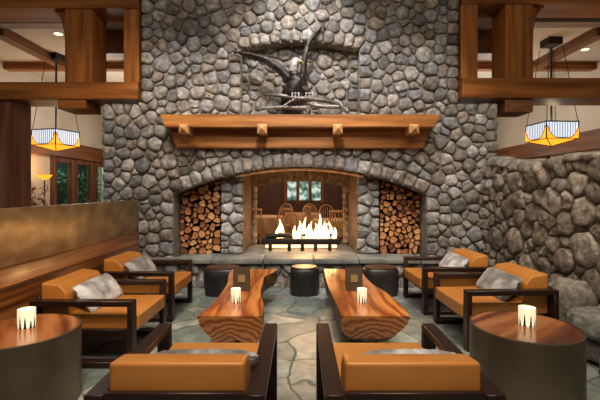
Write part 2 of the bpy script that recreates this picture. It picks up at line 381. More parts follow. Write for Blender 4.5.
FACE = 6.08                                   # mortar plane of the chimney front
def arch_z(x): return 1.80 - .42*(abs(x)/1.92)**2.0     # under-edge of the big fireplace arch
def niche_z(x): return 3.70 - .12*(abs(x)/.9)**2
AX, NX, NZ = 1.92, .90, 2.60
HW, SW, SZ = 2.40, 2.99, 2.76
def hearth_front():
    # chimney front
    bm, lay = newstone()
    def dist_arch(x, z):
        if abs(x) > AX: return abs(x)-AX
        return z-arch_z(x)
    def inside(x, z):
        if z < .2 or z > 5.2: return False
        lim = SW if z < SZ else HW
        if abs(x) > lim-.06: return False
        if abs(x) < AX+.06 and z < arch_z(min(abs(x), AX))+.25: return False
        if abs(x) < NX+.06 and NZ-.06 < z < niche_z(x)+.2: return False
        if z > SZ-.06 and abs(x) > HW-.05: return False
        return True
    fixed = []
    x = -AX+.08
    while x < AX:
        sl = .84*x/AX/AX; nrm = math.hypot(1, sl); o = .115
        fixed.append((x + sl/nrm*o, arch_z(x)+o/nrm, .092)); x += random.uniform(.13, .20)
    x = -NX+.06
    while x < NX:
        fixed.append((x, niche_z(x)+.10, .085)); x += random.uniform(.14, .19)
    for s in (-1, 1):
        z = .36
        while z < 1.35: fixed.append((s*(AX+.10), z, .09)); z += random.uniform(.16, .24)
        z = SZ+.1
        while z < 5.2: fixed.append((s*(HW-.09), z, .085)); z += random.uniform(.15, .23)
        z = .3
        while z < SZ-.05: fixed.append((s*(SW-.09), z, .085)); z += random.uniform(.15, .23)
        z = NZ+.1
        while z < 3.6: fixed.append((s*(NX+.09), z, .085)); z += random.uniform(.16, .22)
    S = pack(inside, (-SW, SW, .2, 5.2), (.120, .100, .085, .068, .048), (120, 900, 3500, 5000, 4000), fixed, 3)
    def extra(x, z):
        out = []
        lim = SW if z < SZ else HW
        out.append((math.copysign(1, x), 0, lim-abs(x)))
        if abs(x) > HW and z < SZ: out.append((0, 1, SZ-z))
        if abs(x) > AX and z < 1.5: out.append((-math.copysign(1, x), 0, abs(x)-AX))
        elif abs(x) <= AX+.1 and z < 2.4:
            xx = max(-AX, min(AX, x)); sl = -.84*xx/AX/AX; nn = math.hypot(sl, 1)
            out.append((sl/nn, -1/nn, (z-arch_z(xx))/nn))
        if NZ < z < 3.62 and abs(x) > NX: out.append((-math.copysign(1, x), 0, abs(x)-NX))
        if abs(x) <= NX and z > 3.6: out.append((0, -1, z-niche_z(x)))
        if abs(x) <= NX and z < NZ: out.append((0, 1, NZ-z))
        return out
    def deep(x, z):
        lim = SW if z < SZ else HW
        if lim-abs(x) < .2: return .5
        if abs(x) < AX+.2 and z < arch_z(min(abs(x), AX))+.25: return .16
        if abs(x) < NX+.2 and NZ-.2 < z < niche_z(x)+.2: return .15
        return .03
    stone_bm(bm, lay, S, extra, lambda u, v, w_: (u, FACE-w_, v), .062, .005, deep, seed=5)
    # back of the niche
    S = pack(lambda x, z: abs(x) < NX and NZ-.1 < z < 3.75, (-NX, NX, NZ-.1, 3.75), (.12, .09, .07, .045), (60, 250, 900, 1800), (), 9)
    stone_bm(bm, lay, S, lambda x, z: [], lambda u, v, w_: (u, FACE+.24-w_, v), .055, .006, seed=8)
    # stone pillars between woodpiles and firebox
    for sx in (-1, 1):
        xa, xb = sorted((sx*.905, sx*1.25))
        S = pack(lambda x, z: xa+.05 < x < xb-.05 and .46 < z < 1.75, (xa, xb, .45, 1.75), (.10, .08, .06), (60, 200, 500), (), 11+sx)
        stone_bm(bm, lay, S, lambda x, z: [(1, 0, xb-x), (-1, 0, x-xa), (0, -1, z-.44)], lambda u, v, w_: (u, 6.33-w_, v), .07, .008, lambda x, z: .12, seed=20+sx, pal=PAL[1:3]+PAL[6:8])
    obj_ = struct(obj('wall_back', bm, 'stone'))
    # mortar core
    bm = new(); N = 24; D1 = FACE+.22
    arc = [(-AX+2*AX*i/N, arch_z(-AX+2*AX*i/N)) for i in range(N+1)]
    prism(bm, [(-AX, NZ), *arc, (AX, NZ)][::-1], FACE, D1)
    na = [(-NX+2*NX*i/12, niche_z(-NX+2*NX*i/12)) for i in range(13)]
    prism(bm, [(-NX, 5.3), *na, (NX, 5.3)][::-1], FACE, FACE+.24)
    for s in (-1, 1):
        a, b = sorted((s*AX, s*(SW-.03))); box(bm, a, b, FACE, 7.5, 0, SZ-.04)
        a, b = sorted((s*NX, s*AX)); box(bm, a, b, FACE, FACE+.24, NZ, 5.3)
        a, b = sorted((s*AX, s*(HW-.03))); box(bm, a, b, FACE, 7.5, SZ-.05, 5.3)
    box(bm, -AX, AX, FACE+.24, 7.5, 1.95, 5.3)
    for s in (-1, 1):
        a, b = sorted((s*.93, s*1.24)); box(bm, a, b, 6.33, 7.48, 0, 1.96)
        a, b = sorted((s*1.2, s*AX)); box(bm, a, b, 6.82, 7.47, 0, 1.96)
    obj('mortar', bm, 'mortar', obj_, smooth=False)
    # smooth plaster lining of the firebox, with the far lintel
    bm = new()
    for s in (-1, 1):
        a, b = sorted((s*.905, s*.94)); box(bm, a, b, 6.36, 7.52, .44, 1.9)
    box(bm, -.94, .94, 6.34, 7.5, 1.80, 1.95)
    fa = [(-.9+1.8*i/12, 1.62-.13*(abs(-.9+1.8*i/12)/.9)**2.2) for i in range(13)]
    prism(bm, [(-.9, 1.95), *fa, (.9, 1.95)][::-1], 7.35, 7.55)
    obj('firebox_lining', bm, 'plaster_brown', obj_, smooth=False)
    # far corners of the firebox, rough stones catching the fire light
    bm, lay = newstone(); rnd = random.Random(4)
    for s in (-1, 1):
        z = .5
        while z < 1.5:
            boulder(bm, lay, (s*.86, 7.5, z), (.06, .06, .07), (.26, .2, .14), rnd.uniform(0, 9), 0, 2); z += .12
    obj('firebox_corner_stones', bm, 'stone', obj_)
    # thin pale strip added for the lit line under the arch
    bm = new(); n = 20
    lo = [(-.98+1.96*i/n, arch_z(-.98+1.96*i/n)-.045) for i in range(n+1)]; hi = [(x, z+.03) for x, z in lo]
    prism(bm, lo+hi[::-1], 6.12, 6.34)
    obj('arch_lit_strip', bm, 'peg', obj_, smooth=False)
    return obj_
chimney = hearth_front()

# ------------------------------------------------------------------ low rubble wall on the right
def wall_pt(s): return Vector((2.80 + .072*s, 6.0 - s, 0))
WD = (wall_pt(1)-wall_pt(0)).normalized(); WN = Vector((-WD.y, WD.x, 0))
if WN.x > 0: WN = -WN
def wtop(s): return 1.80 - .10*math.sin(min(s, 2.0)/2.0*PI) + .10*max(0, s-1.9) + .04*math.sin(s*5)
def low_wall():
    bm, lay = newstone()
    S = pack(lambda s, z: 0 < s < 4.2 and 0 < z < wtop(s)-.06, (0, 4.2, 0, 2.2), (.165, .13, .105, .08, .055), (40, 300, 1200, 2500, 3000), (), 21)
    extra = lambda s, z: [(0, 1, wtop(s)-z), (0, -1, z+.05)]
    pal = [(.20, .17, .14), (.24, .21, .175), (.17, .145, .12), (.30, .27, .23), (.24, .195, .165), (.15, .125, .10), (.22, .20, .18)]
    def mp(s, z, w_): return wall_pt(0) + WD*s + WN*w_ + Vector((0, 0, z))
    stone_bm(bm, lay, S, extra, mp, .055, .004, lambda s, z: .3 if wtop(s)-z < .25 else .03, 20, 31, .045, pal)
    rnd = random.Random(5); s = .05
    while s < 4.0:
        a = rnd.uniform(.13, .24); b = rnd.uniform(.055, .10)
        p = wall_pt(0)+WD*(s+a*.8)
        for k, o in ((0, -.10), (1, -.34)):
            q = p - WN*(-o)*1 if False else p + WN*o
            boulder(bm, lay, (q.x, q.y, wtop(s)+b*.3+rnd.uniform(-.02, .03)), (.17, a, b), rnd.choice(pal), rnd.uniform(0, 40), -.07+rnd.uniform(-.2, .2), 3)
        s += a*1.55
    # taller pile where the wall turns at its near end
    for k in range(12):
        s = rnd.uniform(2.35, 3.3); z = rnd.uniform(.15, 1.95); a = rnd.uniform(.12, .2)
        p = wall_pt(0)+WD*s + WN*rnd.uniform(-.04, .03)
        boulder(bm, lay, (p.x, p.y, z), (.10, a*1.1, a*.85), rnd.choice(pal), rnd.uniform(0, 40), rnd.uniform(-.2, .2), 4, .3)
    o = struct(obj('wall_right', bm, 'stone'))
    bm = new(); n = 20
    poly = [(0, 0), (4.2, 0)] + [(4.2*i/n, wtop(4.2*i/n)-.03) for i in range(n, -1, -1)]
    a = [bm.verts.new(wall_pt(0)+WD*s+Vector((0, 0, z))) for s, z in poly]; b = [bm.verts.new(v.co - WN*.45) for v in a]
    bm.faces.new(a); bm.faces.new(b[::-1])
    for i in range(len(a)): bm.faces.new((a[i], b[i], b[(i+1) % len(a)], a[(i+1) % len(a)]))
    obj('mortar', bm, 'mortar', o, smooth=False)
low_wall()

# ------------------------------------------------------------------ floor and rooms behind
struct(obj('floor', bx(-7, 7, -1.5, 7.4, -.1, 0), 'slate', smooth=False))
struct(obj('floor_dining', bx(-7, 7, 7.4, 16, -.1, 0), 'dining_floor', smooth=False))
struct(obj('ceiling', bx(-7, 7, 6.86, 16, 4.26, 4.4), 'cream', smooth=False))
struct(obj('wall_far', bx(-7, 7, 15.6, 15.8, 0, 4.3), 'timber_dark', smooth=False))
def side_wall(s, nm):
    x0, x1 = sorted((s*6.5, s*6.7)); bm = new()
    box(bm, x0, x1, 4.5, 15.6, 2.78, 4.3)                # above the doors
    ys = [4.5, 10.4, 11.3, 11.45, 12.35, 12.5, 13.4, 15.6]
    box(bm, x0, x1, 4.5, 10.4, 0, 2.78); box(bm, x0, x1, 13.55, 15.6, 0, 2.78)
    return struct(obj(nm, bm, 'cream', smooth=False))
side_wall(-1, 'wall_left'); side_wall(1, 'wall_far_right')
k = 0
for s in (-1, 1):
    hx0, hx1 = sorted((s*6.36, s*6.58))
    o = obj('trim_%d' % (1 if s < 0 else 2), bx(hx0, hx1, 4.6, 15.5, 2.34, 2.76), 'timber_y', smooth=False); struct(o)
    for j in range(3):
        k += 1; y = 10.45+j*1.03; bm = new()
        a, b = sorted((s*6.45, s*6.56))
        box(bm, a, b, y, y+.16, 0, 2.34); box(bm, a, b, y+.84, y+1.0, 0, 2.34)
        box(bm, a, b, y+.16, y+.84, 0, .35); box(bm, a, b, y+.16, y+.84, 2.2, 2.34)
        o = struct(obj('door_%d' % k, bm, 'timber_dull', smooth=False))
        obj('pane', bx(min(s*6.5, s*6.51), max(s*6.5, s*6.51), y+.16, y+.84, .35, 2.2), 'glass', o, smooth=False)
struct(obj('window_1', (lambda b: [box(b, x-.06, x+.06, 15.48, 15.6, .95, 1.9) for x in (-.55, -.08, .39, .86)] and box(b, -.58, .89, 15.48, 15.6, 1.78, 1.9))(new()), 'timber_z', smooth=False))

# timber frame left and right of the chimney
def beam(bm, name, label, mt, cat='beam'): return tag(obj(name, bm, mt, smooth=False), label, cat)
BV = .012
beam(bx(-7, -2.42, 5.98, 6.5, 4.17, 4.6, bev=BV), 'timber_beam', 'thick timber ceiling beam running left from the chimney top', 'timber_x')
beam(bx(-7, -2.42, 5.95, 6.5, 2.80, 3.06, bev=BV), 'timber_beam', 'heavy timber cross beam left of the chimney, above the left lantern', 'timber_x')
beam(bx(2.42, 7, 5.98, 6.5, 4.24, 4.6, bev=BV), 'timber_beam', 'thick timber ceiling beam running right from the chimney top', 'timber_x')
beam(bx(2.42, 7, 5.95, 6.5, 2.82, 3.12, bev=BV), 'timber_beam', 'heavy timber cross beam right of the chimney, above the right lantern', 'timber_x')
beam(bx(-3.53, -3.12, 6.0, 6.46, 3.06, 4.17, bev=BV), 'timber_post', 'wide square timber post on the left cross beam', 'timber_z', 'post')
beam(bx(-2.65, -2.42, 6.0, 6.46, 3.06, 4.17, bev=BV), 'timber_post', 'narrow timber post against the left side of the chimney', 'timber_z', 'post')
beam(bx(3.09, 3.50, 6.0, 6.46, 3.12, 4.24, bev=BV), 'timber_post', 'wide square timber post on the right cross beam', 'timber_z', 'post')
beam(bx(2.42, 2.67, 6.0, 6.46, 3.12, 4.24, bev=BV), 'timber_post', 'narrow timber post against the right side of the chimney', 'timber_z', 'post')
beam(bx(-4.95, -4.35, 6.02, 6.48, 0, 2.80, bev=BV), 'timber_post', 'tall dark timber post standing on the floor behind the brass partition', 'timber_dull', 'post')
beam(bx(-3.62, -3.2, 5.97, 6.44, 2.66, 2.80, bev=BV), 'timber_block', 'timber bearing block under the left cross beam', 'timber_x', 'block')
beam(bx(3.08, 3.5, 6.0, 6.44, 2.62, 2.82, bev=BV), 'timber_block', 'dark timber bearing block under the right cross beam', 'timber_y', 'block')
def brace(x0, dx, z1, label):
    pts = [(x0, z1)] + [(x0+dx*(.045+.18*(1-math.sin(a))), z1-.02-.46*(1-math.cos(a))) for a in [PI/2*i/10 for i in range(11)]][::1] + [(x0+dx*.045, z1-.53), (x0, z1-.53)]
    bm = new(); prism(bm, pts, 6.08, 6.36); beam(bm, 'curved_brace', label, 'timber_z', 'brace')
brace(-3.53, -1, 4.17, 'curved timber brace on the left of the wide left post')
brace(3.50, 1, 4.24, 'curved timber brace on the right of the wide right post')
beam(bx(-7, -3.5, 6.62, 6.85, 4.21, 4.45), 'ceiling_purlin', 'grey weathered ceiling timber behind the left top beam', 'timber_grey')
beam(bx(3.5, 7, 6.62, 6.85, 4.23, 4.45), 'ceiling_purlin', 'grey weathered ceiling timber behind the right top beam', 'timber_grey')
for s, nm in ((-1, 'left'), (1, 'right')):
    a, b = sorted((s*2.5, s*7)); beam(bx(a, b, 8.76, 8.95, 4.10, 4.26), 'ceiling_joist', f'dark joist running crosswise on the cream ceiling at the {nm}', 'timber_x')
    a, b = sorted((s*5.08, s*5.28)); beam(bx(a, b, 6.86, 8.76, 4.10, 4.26), 'ceiling_joist', f'dark joist running away from us on the cream ceiling at the {nm}, nearer part', 'timber_y')
    beam(bx(a, b, 8.95, 15.5, 4.10, 4.26), 'ceiling_joist', f'dark joist running away on the cream ceiling at the {nm}, past the cross one', 'timber_y')
for s, nm in ((-1, 'left'), (1, 'right')):
    a, b = sorted((s*2.5, s*3.5)); beam(bx(a, b, 7.0, 7.25, 3.84, 4.26), 'roof_beam', f'dark short roof beam glimpsed between the two posts at the {nm}', 'timber_y')
for x, y, lb in ((-4.35, 7.2, 'small round ceiling downlight at the left, nearest the beams'), (-4.1, 9.7, 'small round ceiling downlight at the left, beyond the crosswise joist'), (5.7, 8.0, 'small round ceiling downlight at the right')):
    t = thing('ceiling_downlight', lb, 'light', (x, y, 4.262))
    obj('rim', lathe(new(), [(.07, -.002), (.09, -.012), (.09, 0)], 20), 'cream', t); obj('bulb', lathe(new(), [(.065, -.006), (.02, -.014)], 16), 'wax', t)
for s in (-1, 1):
    point((s*4.6, 9.5, 3.0), 62, (1, .90, .78), .3)
    point((s*4.9, 12.0, 2.6), 30, (1, .84, .66), .3)

# ------------------------------------------------------------------ art glass lanterns
def lantern(loc, rz, label):
    t = thing('hanging_lantern', label, 'lantern', loc, rz); s = .29; H = .30
    for q in range(4):
        R = Matrix.Rotation(q*PI/2, 4, 'Z')
        bm = bx(-s, s, -s-.004, -s+.004, 0, H); bm.transform(R); pn = obj('glass_panel', bm, 'white_glass', t, smooth=False)
        bm = new()
        for i in range(1, 12): box(bm, -s+2*s*i/12-.004, -s+2*s*i/12+.004, -s-.010, -s-.004, .0, H)
        bm.transform(R); obj('glazing_bar', bm, 'black_line', pn, smooth=False)
        n = 16; arc = [(-s+2*s*i/n, .006+.22*(abs(-1+2*i/n))**4.2) for i in range(n+1)]
        bm = new(); prism(bm, [(-s, 0), *arc, (s, 0)], -s-.022, -s-.011); bm.transform(R)
        obj('amber_panel', bm, 'amber_glass', pn, smooth=False)
        bm = new(); tube(bm, [(x, -s-.022, z) for x, z in arc], .007, 6); bm.transform(R); obj('leading', bm, 'black_line', pn)
        bm = new(); a = [bm.verts.new(v) for v in ((-s, -s, 0), (s, -s, 0), (0, 0, -.11))]; bm.faces.new(a)
        bm.transform(R); obj('base_panel', bm, 'amber_glass', t, smooth=False)
    bm = new(); c = [(-s, -s), (s, -s), (s, s), (-s, s)]
    for i in range(4):
        a, b = c[i], c[(i+1) % 4]; r = .012
        tube(bm, [(a[0]*1.03, a[1]*1.03, 0), (b[0]*1.03, b[1]*1.03, 0)], r, 6); tube(bm, [(a[0]*1.03, a[1]*1.03, H), (b[0]*1.03, b[1]*1.03, H)], r, 6)
        tube(bm, [(a[0]*1.03, a[1]*1.03, 0), (a[0]*1.03, a[1]*1.03, H+.01)], r, 6); tube(bm, [(a[0], a[1], 0), (0, 0, -.115)], .009, 6)
    obj('frame', bm, 'black_line', t)
    bm = new()
    for a in c: tube(bm, [(a[0], a[1], H), (a[0]*.45, a[1]*.45, 4.09-loc[2])], .007, 6)
    tube(bm, [(0, 0, .1), (0, 0, 4.09-loc[2])], .02, 8)
    obj('hanging_rod', bm, 'black_line', t)
    obj('canopy', bx(-.13, .13, -.13, .13, 4.13-loc[2], 4.26-loc[2]), 'iron', t, smooth=False)
    l = bpy.data.lights.new('lantern_bulb', 'POINT'); l.energy = 18; l.color = (1, .75, .45); l.shadow_soft_size = .05
    o = bpy.data.objects.new('lantern_bulb', l); C.collection.objects.link(o); o.location = (loc[0], loc[1], loc[2]+.36)
lantern((-5.06, 8.30, 2.37), math.radians(75), 'lit white and amber art glass lantern hanging at the left, near the glazed doors')
lantern((4.68, 7.45, 2.38), math.radians(3), 'lit white and amber art glass lantern hanging at the right, above the rubble wall')

# floor lamp at the left behind
t = thing('floor_lamp', 'small lit amber bowl lamp on a thin stand by the glazed doors', 'lamp', (-6.1, 9.55, 0))
obj('shade', lathe(new(), [(.03, 1.70), (.10, 1.73), (.16, 1.80), (.165, 1.81), (.15, 1.80)], 24), 'amber_glass', t)
bm = new(); tube(bm, [(0, 0, 0), (0, 0, 1.67)], .015, 8); lathe(bm, [(.14, 0), (.14, .03), (.02, .05)], 20); obj('stand', bm, 'iron', t)
point((-6.05, 9.55, 1.95), 14, (1, .5, .15), .1)
def shrub(loc, r, h, n, label, seed, mt='leaf'):
    rnd = random.Random(seed); bm = new()
    for i in range(n):
        a = rnd.uniform(0, 2*PI); z = rnd.uniform(.2, 1)*h; q = r*math.sqrt(rnd.random())*(1.1-.5*abs(z/h-.55))
        c = Vector((q*math.cos(a), q*math.sin(a), z)); u = Vector((rnd.gauss(0, 1), rnd.gauss(0, 1), rnd.gauss(0, .6))).normalized()*rnd.uniform(.06, .12)
        v = u.cross(Vector((rnd.random(), rnd.random(), rnd.random()+.1))).normalized()*.035
        bm.faces.new([bm.verts.new(p) for p in (c-u, c+v, c+u, c-v)])
    t = thing('potted_shrub', label, 'plant', loc)
    obj('foliage', bm, mt, t, smooth=False)
    bm = new()
    for i in range(5): tube(bm, [(0, 0, .1), (rnd.uniform(-.1, .1)*r*3, rnd.uniform(-.1, .1)*r*3, h*.5), (rnd.uniform(-.7, .7)*r, rnd.uniform(-.7, .7)*r, h*.9)], [.02, .012, .004], 6)
    obj('stem', bm, 'bark', t); obj('pot', lathe(new(), [(.16, 0), (.22, .3), (.2, .3)], 20), 'iron', t)
for j, (y, nm) in enumerate(((11.0, 'nearest'), (12.0, 'middle'), (13.05, 'farthest'))):
    shrub((-7.5, 11.2+j*1.35, 0), .5, 2.1, 420, f'leafy green shrub outside the glazed doors, {nm} of the three', j)
point((-6.95, 11.0, 2.75), 45, (.75, 1, .85), .05); point((-6.95, 13.0, 2.75), 45, (.75, 1, .85), .05)  # added unseen lights that brighten the shrubs behind the glass
shrub((-6.1, 9.2, 0), .3, 1.5, 160, 'bare pale branching plant below the small amber lamp', 17, 'pale_wood')
for s in (-1, 1):
    a, b = sorted((s*8.6, s*8.7)); struct(obj('wall_garden_%s' % ('left' if s < 0 else 'right'), bx(a, b, 7, 17, 0, 4), 'dusk', smooth=False))

# ------------------------------------------------------------------ dining room seen through the fire
def hoop_chair(label):
    t = thing('dining_chair', label, 'chair')
    obj('seat', lathe(new(), [(.20, .43), (.22, .45), (.21, .47), (.1, .475)], 24), 'pale_wood', t)
    for a, b in ((-1, -1), (1, -1), (-1, 1), (1, 1)): obj('leg', tube(new(), [(a*.14, b*.14, .44), (a*.2, b*.2, 0)], [.018, .013], 8), 'pale_wood', t)
    hp = [(-.2, .16, .46), (-.22, .22, .75), (-.15, .27, .98), (0, .28, 1.05), (.15, .27, .98), (.22, .22, .75), (.2, .16, .46)]
    obj('back_hoop', tube(new(), curve(hp, 5), .014, 8), 'pale_wood', t)
    for i in range(6):
        x = -.14+.056*i; obj('spindle', tube(new(), [(x*.9, .17, .46), (x*1.1, .26, 1.0-.9*x*x)], .008, 6), 'pale_wood', t)
    return t
def rail_chair(label):
    t = thing('dining_chair', label, 'chair')
    obj('seat', bx(-.22, .22, -.22, .2, .42, .48, bev=.02), 'red_seat', t)
    for a, b in ((-1, -1), (1, -1)): obj('leg', tube(new(), [(a*.19, b*.19, .44), (a*.2, b*.2, 0)], .018, 8), 'pale_wood', t)
    for a in (-1, 1): obj('leg', tube(new(), [(a*.2, .2, 0), (a*.2, .2, .5), (a*.2, .25, 1.02)], .018, 8), 'pale_wood', t)
    obj('top_rail', tube(new(), [(-.22, .25, 1.0), (0, .27, 1.01), (.22, .25, 1.0)], .03, 8), 'pale_wood', t)
    for i in range(6): x = -.15+.06*i; obj('spindle', tube(new(), [(x, .21, .5), (x, .25, 1.0)], .009, 6), 'pale_wood', t)
    return t
def cloth_table(loc, label, r=.55):
    t = thing('dining_table', label, 'table', loc)
    bm = new(); n = 48; rings = []
    for rr, z, wv in ((.01, .76, 0), (r, .76, 0), (r+.02, .74, 0), (r+.04, .5, .02), (r+.06, .2, .04)):
        rings.append([bm.verts.new(((rr+wv*math.sin(8*2*PI*k/n))*math.cos(2*PI*k/n), (rr+wv*math.sin(8*2*PI*k/n))*math.sin(2*PI*k/n), z)) for k in range(n)])
    for a, b in zip(rings, rings[1:]):
        for k in range(n): bm.faces.new((a[k], a[(k+1) % n], b[(k+1) % n], b[k]))
    obj('tablecloth', bm, 'cloth', t); obj('pedestal', lathe(new(), [(.25, 0), (.25, .04), (.05, .08), (.05, .75)], 20), 'dark_wood', t)
cloth_table((.85, 9.4, 0), 'round dining table under tan cloth beyond the fire, at the right')
cloth_table((-1.0, 10.6, 0), 'round dining table under tan cloth beyond the fire, at the left')
cloth_table((.1, 12.0, 0), 'round dining table under tan cloth farthest beyond the fire')
hc = hoop_chair('')
dup(hc, (-.28, 8.7, 0), PI, 'hoop-back wooden chair seen through the left of the fire', first=True)
dup(hc, (.35, 11.0, 0), .3, 'hoop-back wooden chair in the middle of the room beyond the fire')
rc = rail_chair('')
dup(rc, (.82, 8.45, 0), PI, 'spindle-back wooden chair with red seat seen through the right of the fire', first=True)
dup(rc, (-1.15, 9.1, 0), PI+.4, 'spindle-back wooden chair with red seat at the left table beyond the fire')
dup(hc, (.75, 10.35, 0), .2, 'hoop-back wooden chair behind the right table beyond the fire')
dup(hc, (-.5, 11.3, 0), -.4, 'hoop-back wooden chair behind the left table beyond the fire')
dup(rc, (-.02, 10.3, 0), -1.3, 'spindle-back wooden chair with red seat right of the left table beyond the fire')
point((0, 10.5, 2.6), 120, (1, .62, .38), .2); point((.1, 8.0, 1.9), 16, (1, .66, .4), .1)
for j, x in enumerate((-.30, .16, .62)):
    struct(obj('window_%d' % (j+2), bx(x-.2, x+.2, 15.55, 15.59, 1.05, 1.78), 'window_glow', smooth=False))

# ------------------------------------------------------------------ hearth
t = thing('hearth', 'long raised slate hearth with rounded stone front below the fireplace', 'hearth', (0, 0, 0))
bm = new(); rnd = random.Random(2); x = -2.72
while x < 2.72:
    x2 = min(2.72, x+rnd.uniform(.5, .9))
    if 2.72-x2 < .25: x2 = 2.72
    box(bm, x, x2-.008, 5.86+rnd.uniform(-.012, .012), 6.345 if abs(x) < 1.9 and abs(x2) < 1.9 else 6.075, .365, .44+rnd.uniform(-.004, .004), bev=.012); x = x2
box(bm, -1.9, 1.9, 6.34, 7.5, .33, .43)
obj('slab', bm, 'hearth', t)
bm, lay = newstone()
S = pack(lambda x, z: 0.03 < z < .34, (-2.72, 2.72, 0, .37), (.13, .1, .075, .05), (120, 400, 1200, 2500), (), 41)
stone_bm(bm, lay, S, lambda x, z: [(0, 1, .37-z), (0, -1, z+.02)], lambda u, v, w_: (u, 5.98-w_, v), .055, .01, seed=44)
obj('stone_front', bm, 'stone', t)
obj('core', bx(-2.72, 2.72, 5.98, 6.07, 0, .365), 'mortar', t, smooth=False)

# ------------------------------------------------------------------ mantel
t = thing('mantel', 'long orange-brown timber mantel with slanted ends and four pyramid pegs', 'mantel', (0, 0, 0))
def slab_trap(xt, xb, y0, y1, z0, z1):
    bm = new(); prism(bm, [(-xt, z1), (xt, z1), (xb, z0), (-xb, z0)], y0, y1)
    bmesh.ops.bevel(bm, geom=bm.edges[:], offset=.01, segments=2, affect='EDGES'); return bm
obj('shelf', slab_trap(2.00, 1.93, 5.70, 6.1, 2.345, 2.53), 'mantel', t)
obj('beam', slab_trap(1.94, 1.83, 5.93, 6.12, 2.07, 2.345), 'mantel', t)
for x in (-1.63, -.53, .53, 1.6):
    bm = bx(x-.055, x+.055, 5.60, 5.94, 2.25, 2.36)
    a = [bm.verts.new(p) for p in ((x-.068, 5.60, 2.237), (x+.068, 5.60, 2.237), (x+.068, 5.60, 2.373), (x-.068, 5.60, 2.373))]; tip = bm.verts.new((x, 5.53, 2.305))
    bm.faces.new(a)
    for i in range(4): bm.faces.new((a[i], a[(i+1) % 4], tip))
    obj('peg', bm, 'peg', t, smooth=False)

# ------------------------------------------------------------------ firewood, every log its own
def woodpile(s, side):
    xa, xb = sorted((s*1.27, s*1.90))
    S = pack(lambda x, z: xa+.03 < x < xb-.03 and .47 < z < arch_z(x)-.03, (xa, xb, .44, 1.75), (.058, .050, .041, .031), (40, 300, 900, 1800), (), 60+s)
    kd = kdtree.KDTree(len(S))
    for i, q in enumerate(S): kd.insert((q[0], q[1], 0), i)
    kd.balance(); rnd = random.Random(70+s)
    def extra(x, z):
        sl = -.84*x/AX/AX; nn = math.hypot(sl, 1)
        return [(1, 0, xb-x), (-1, 0, x-xa), (0, -1, z-.442), (-sl/nn, 1/nn, (arch_z(x)-.02-z)/nn)]
    for i, (x, z, r) in enumerate(S):
        pl = planes_of(i, S, kd, extra, .007); rd = rnd.random() < .35
        poly = []
        n = 14
        a0 = rnd.uniform(0, 6.28); sp = rnd.random() < .75
        for k in range(n):
            th = 2*PI*k/n; rr = radial(pl, th, 14 if not rd else 7)
            if sp and math.cos(th-a0) > 0: rr = min(rr, r*.42/max(.3, math.cos(th-a0)))
            poly.append((rr*math.cos(th), rr*math.sin(th)))
        bm = new(); prism(bm, poly, 0, .42, mi=(0, 1))
        o = obj('split_log', bm, ['log_end', 'bark'], smooth=False, loc=(x, 6.34+rnd.uniform(-.035, .04), z))
        kind = 'half-split' if sp else ('rounded' if rd else 'angular')
        band = 'bottom' if z < .75 else ('middle' if z < 1.1 else 'top')
        tag(o, f'{kind} firewood log in the {band} third of the {side} woodpile', 'log', f'{kind} logs in the {band} third of the {side} woodpile')
woodpile(-1, 'left'); woodpile(1, 'right')

# ------------------------------------------------------------------ fire
t = thing('gas_fire', 'black iron fire grate with bright flames in the see-through fireplace', 'fire', (.02, 6.85, .43))
bm = new(); box(bm, -.66, .66, -.14, .14, .10, .20, bev=.01); obj('burner_tray', bm, 'iron', t)
for x in (-.52, -.2, .02, .24, .48): obj('leg', bx(x-.03, x+.03, -.16, -.10, 0, .12, bev=.006), 'iron', t)
obj('ember_bed', bx(-.6, .6, -.1, .1, .05, .09), 'ember', t)
for x, y, a, L in ((-.35, -.02, .2, .5), (.1, .02, -.15, .6), (.42, 0, .3, .36)):
    d = Vector((math.cos(a), math.sin(a), 0))*L/2; obj('fire_log', tube(new(), [Vector((x, y, .23))-d, Vector((x, y, .25)), Vector((x, y, .23))+d], [.035, .045, .03], 10), 'iron', t)
rnd = random.Random(12)
for x, h in ((-.40, .24), (-.34, .33), (-.10, .22), (-.04, .30), (.05, .36), (.11, .24), (.17, .30), (.24, .27), (.30, .42), (.37, .30), (.44, .26), (.50, .28), (.56, .2)):
    y = rnd.uniform(-.08, .08); ph = rnd.uniform(0, 6); n = 9
    pts = [(x+.03*math.sin(ph+4*i/n)*i/n, y, .19+h*i/n) for i in range(n+1)]
    rad = [.038*(math.sin(PI*(.22+.78*i/n)**.8))**1.1*(1-.3*i/n)+.003 for i in range(n+1)]
    obj('flame', tube(new(), pts, rad, 10), 'flame', t)
point((.1, 6.75, .85), 15, (1, .58, .25), .12); point((-.3, 7.1, .8), 5, (1, .58, .25), .12)

# ------------------------------------------------------------------ eagle on a branch
E = .0148
def ep(px, py, y=0): return Vector(((px-300)*E, y, (110-py)*E))
t = thing('eagle_sculpture', 'dark bronze eagle sculpture with raised wings landing on a branch above the mantel', 'sculpture', (0, 5.9, 2.63))
body = [ep(283, 106, .16), ep(287, 98, .10), ep(293, 90, .02), ep(296, 82, -.03), ep(294, 74, -.05), ep(294, 68, -.06), ep(296, 64, -.07), ep(299, 63.5, -.08)]
bm = tube(new(), curve(body, 5), [r*E for r in [3.5, 4, 4.6, 5.2, 6, 7, 8, 8.7, 9.2, 9.4, 9.4, 9.2, 8.9, 8.5, 8, 7.5, 6.9, 6.2, 5.6, 5.1, 4.7, 4.4, 4.2, 4.1, 4.1, 4.1, 4.1, 4, 4, 3.9, 3.7, 3.4, 3, 2.5, 1.8, 1]][:36], 18)
for v in bm.verts:
    v.co += v.co.normalized()*.008*noise.noise(v.co*22)
obj('body', bm, 'statue', t)
